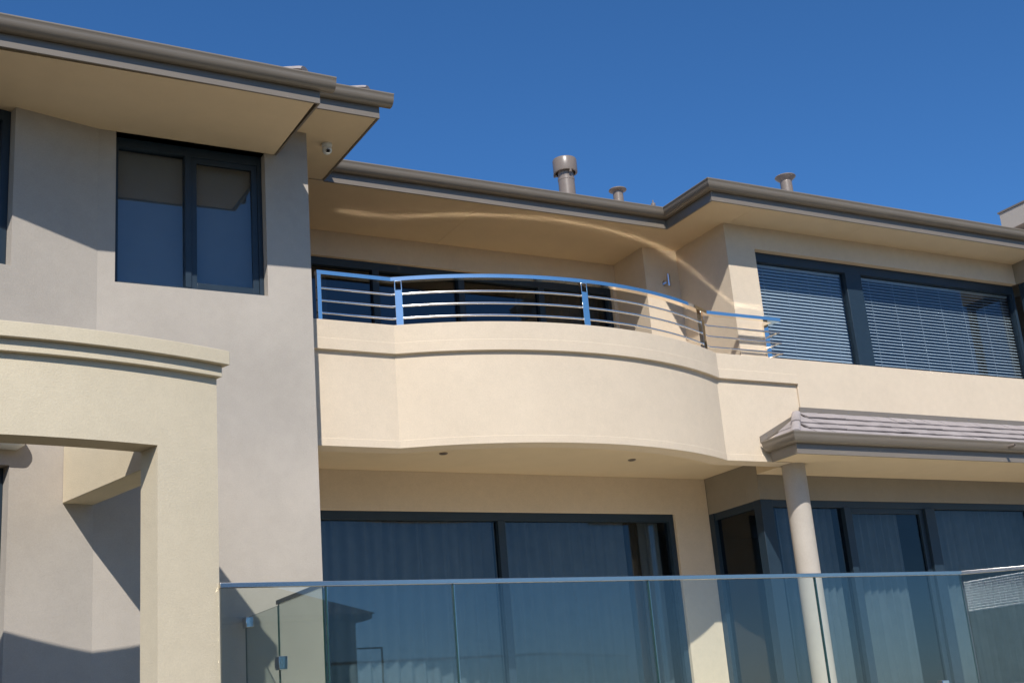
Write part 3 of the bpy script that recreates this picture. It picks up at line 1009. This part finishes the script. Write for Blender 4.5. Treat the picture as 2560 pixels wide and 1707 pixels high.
# roof vents
v1 = thing("vent_pipe", "tallest brown roof vent pipe with a wide drum cowl", "vent pipe", (9.00, 13.8, 6.6), "roof vents above the gutter")
lathe("pipe", [(0.0000, 0), (0.1134, 0), (0.1134, 0.66), (0.1176, 0.665), (0.1176, 0.70), (0.1075, 0.705), (0.1075, 0.80), (0.1260, 0.84), (0, 0.84)], (9.00, 13.8, 6.62), M['pipe'], v1)
lathe("cowl", [(0.1386, 0.0), (0.1638, 0.0), (0.1680, 0.01), (0.1680, 0.185), (0.1613, 0.20), (0.0000, 0.215)], (9.00, 13.8, 7.40), M['pipe'], v1)
for k in range(3):
    a = 0.4 + k * 2.1
    box("strap", 9.0 + 0.155 * math.cos(a) - 0.012, 9.0 + 0.155 * math.cos(a) + 0.012, 13.8 + 0.155 * math.sin(a) - 0.012, 13.8 + 0.155 * math.sin(a) + 0.012, 7.36, 7.405, M['pipe'], v1)
v2 = thing("vent_pipe", "short brown roof vent pipe with a flat disc cap, left of the roof step", "vent pipe", (9.83, 13.8, 6.6), "roof vents above the gutter")
lathe("pipe", [(0.0000, 0), (0.0722, 0), (0.0722, 0.66), (0, 0.66)], (9.84, 13.8, 6.6), M['pipe'], v2)
lathe("cap", [(0.0000, -0.02), (0.0492, -0.02), (0.1230, 0.010), (0.1279, 0.018), (0.1230, 0.028), (0.0000, 0.055)], (9.84, 13.8, 7.245), M['pipe'], v2)
v3 = thing("vent_pipe", "brown roof vent pipe with a flat disc cap, right of the roof step", "vent pipe", (13.0, 13.8, 6.9), "roof vents above the gutter")
lathe("pipe", [(0.0000, 0), (0.0912, 0), (0.0912, 1.0), (0, 1.0)], (13.0, 13.8, 6.9), M['pipe'], v3)
lathe("cap", [(0.0000, -0.05), (0.0912, -0.05), (0.1533, 0.005), (0.1621, 0.018), (0.1562, 0.03), (0.0000, 0.065)], (13.0, 13.8, 7.90), M['pipe'], v3)
v4 = thing("vent_pipe", "tiny roof vent stub just left of the roof step corner", "vent pipe", (10.43, 13.8, 6.6), "roof vents above the gutter")
lathe("pipe", [(0.0000, 0), (0.0246, 0), (0.0246, 0.55), (0.0328, 0.555), (0.0328, 0.59), (0.0098, 0.60), (0.0098, 0.64), (0, 0.64)], (10.43, 13.8, 6.55), M['pipe'], v4, n=16)

# ------------------------------------------------------------------ the house across the way (seen in the glass)
oh = thing("house", "dark hip roofed house across the way, seen mirrored in the terrace glass", "house", (5.3, -17.0, G))
box("wall", -2.0, 12.74, -24.0, -12.05, G, 3.30, M['far_wall'], oh)
bm = bmesh.new()
ev = [(-2.6, -24.6, 3.38), (13.13, -24.6, 3.38), (13.13, -11.6, 3.38), (-2.6, -11.6, 3.38)]
rd = [(3.9, -18.1, 6.5), (6.6, -18.1, 6.5)]
e_ = [bm.verts.new(p) for p in ev]
r_ = [bm.verts.new(p) for p in rd]
bm.faces.new((e_[0], e_[1], r_[1], r_[0]))
bm.faces.new((e_[1], e_[2], r_[1]))
bm.faces.new((e_[2], e_[3], r_[0], r_[1]))
bm.faces.new((e_[3], e_[0], r_[0]))
bm.faces.new(e_)
link_mesh("roof", bm, M['dark_tile'], oh, smooth=False)
box("eave_fascia", -2.5, 13.05, -24.5, -11.68, 3.25, 3.375, M['dark_tile'], oh)
rr = bmesh.new()
for b in ((12.7, 13.4, -11.95, -11.91, 2.52, 2.56), (13.36, 13.4, -11.95, -11.91, 1.6, 2.52), (12.7, 13.4, -11.95, -11.91, 1.6, 1.66)):
    add_box(rr, *b)
link_mesh("balcony_rail", rr, M['dark_tile'], oh, smooth=False)
# low roof in pale metal tiles, turned a little to the west
he, hn = Vector((0.917, 0.40, 0)), Vector((-0.40, 0.917, 0))      # along the rows, down the slope
ac = Vector((7.2, -8.6, 2.05))
annexe = part_root("annexe_roof", oh, (7.0, -9.3, 2.05))
bm = bmesh.new()
add_box(bm, -2.3, 0.3, -1.6, -0.15, G, 2.05)
for v in bm.verts:
    v.co = Vector((ac.x, ac.y, 0)) + he * v.co.x + hn * v.co.y + Vector((0, 0, v.co.z))
link_mesh("annexe_wall", bm, M['far_wall'], oh, smooth=False)
rows = 12
for r in range(rows):
    d0, d1 = r * 0.135 - 0.01, r * 0.135 + 0.15
    u1 = 0.75 - r * 0.05
    pts = []
    for lift in (1, 0):
        for d_, l_ in ((d0, 0.055), (d1, 0.006)):
            for u_ in (-2.6, u1):
                pts.append(ac + he * u_ - hn * d_ + Vector((0, 0, d_ * 0.545 + (l_ if lift else l_ - 0.03))))
    bm = bmesh.new()
    v = [bm.verts.new(p) for p in pts]
    for q in ((0, 1, 3, 2), (4, 5, 7, 6), (0, 1, 5, 4), (2, 3, 7, 6), (0, 2, 6, 4), (1, 3, 7, 5)):
        bm.faces.new([v[i] for i in q])
    link_mesh("tile_row", bm, M['white_tile'], annexe, smooth=False)
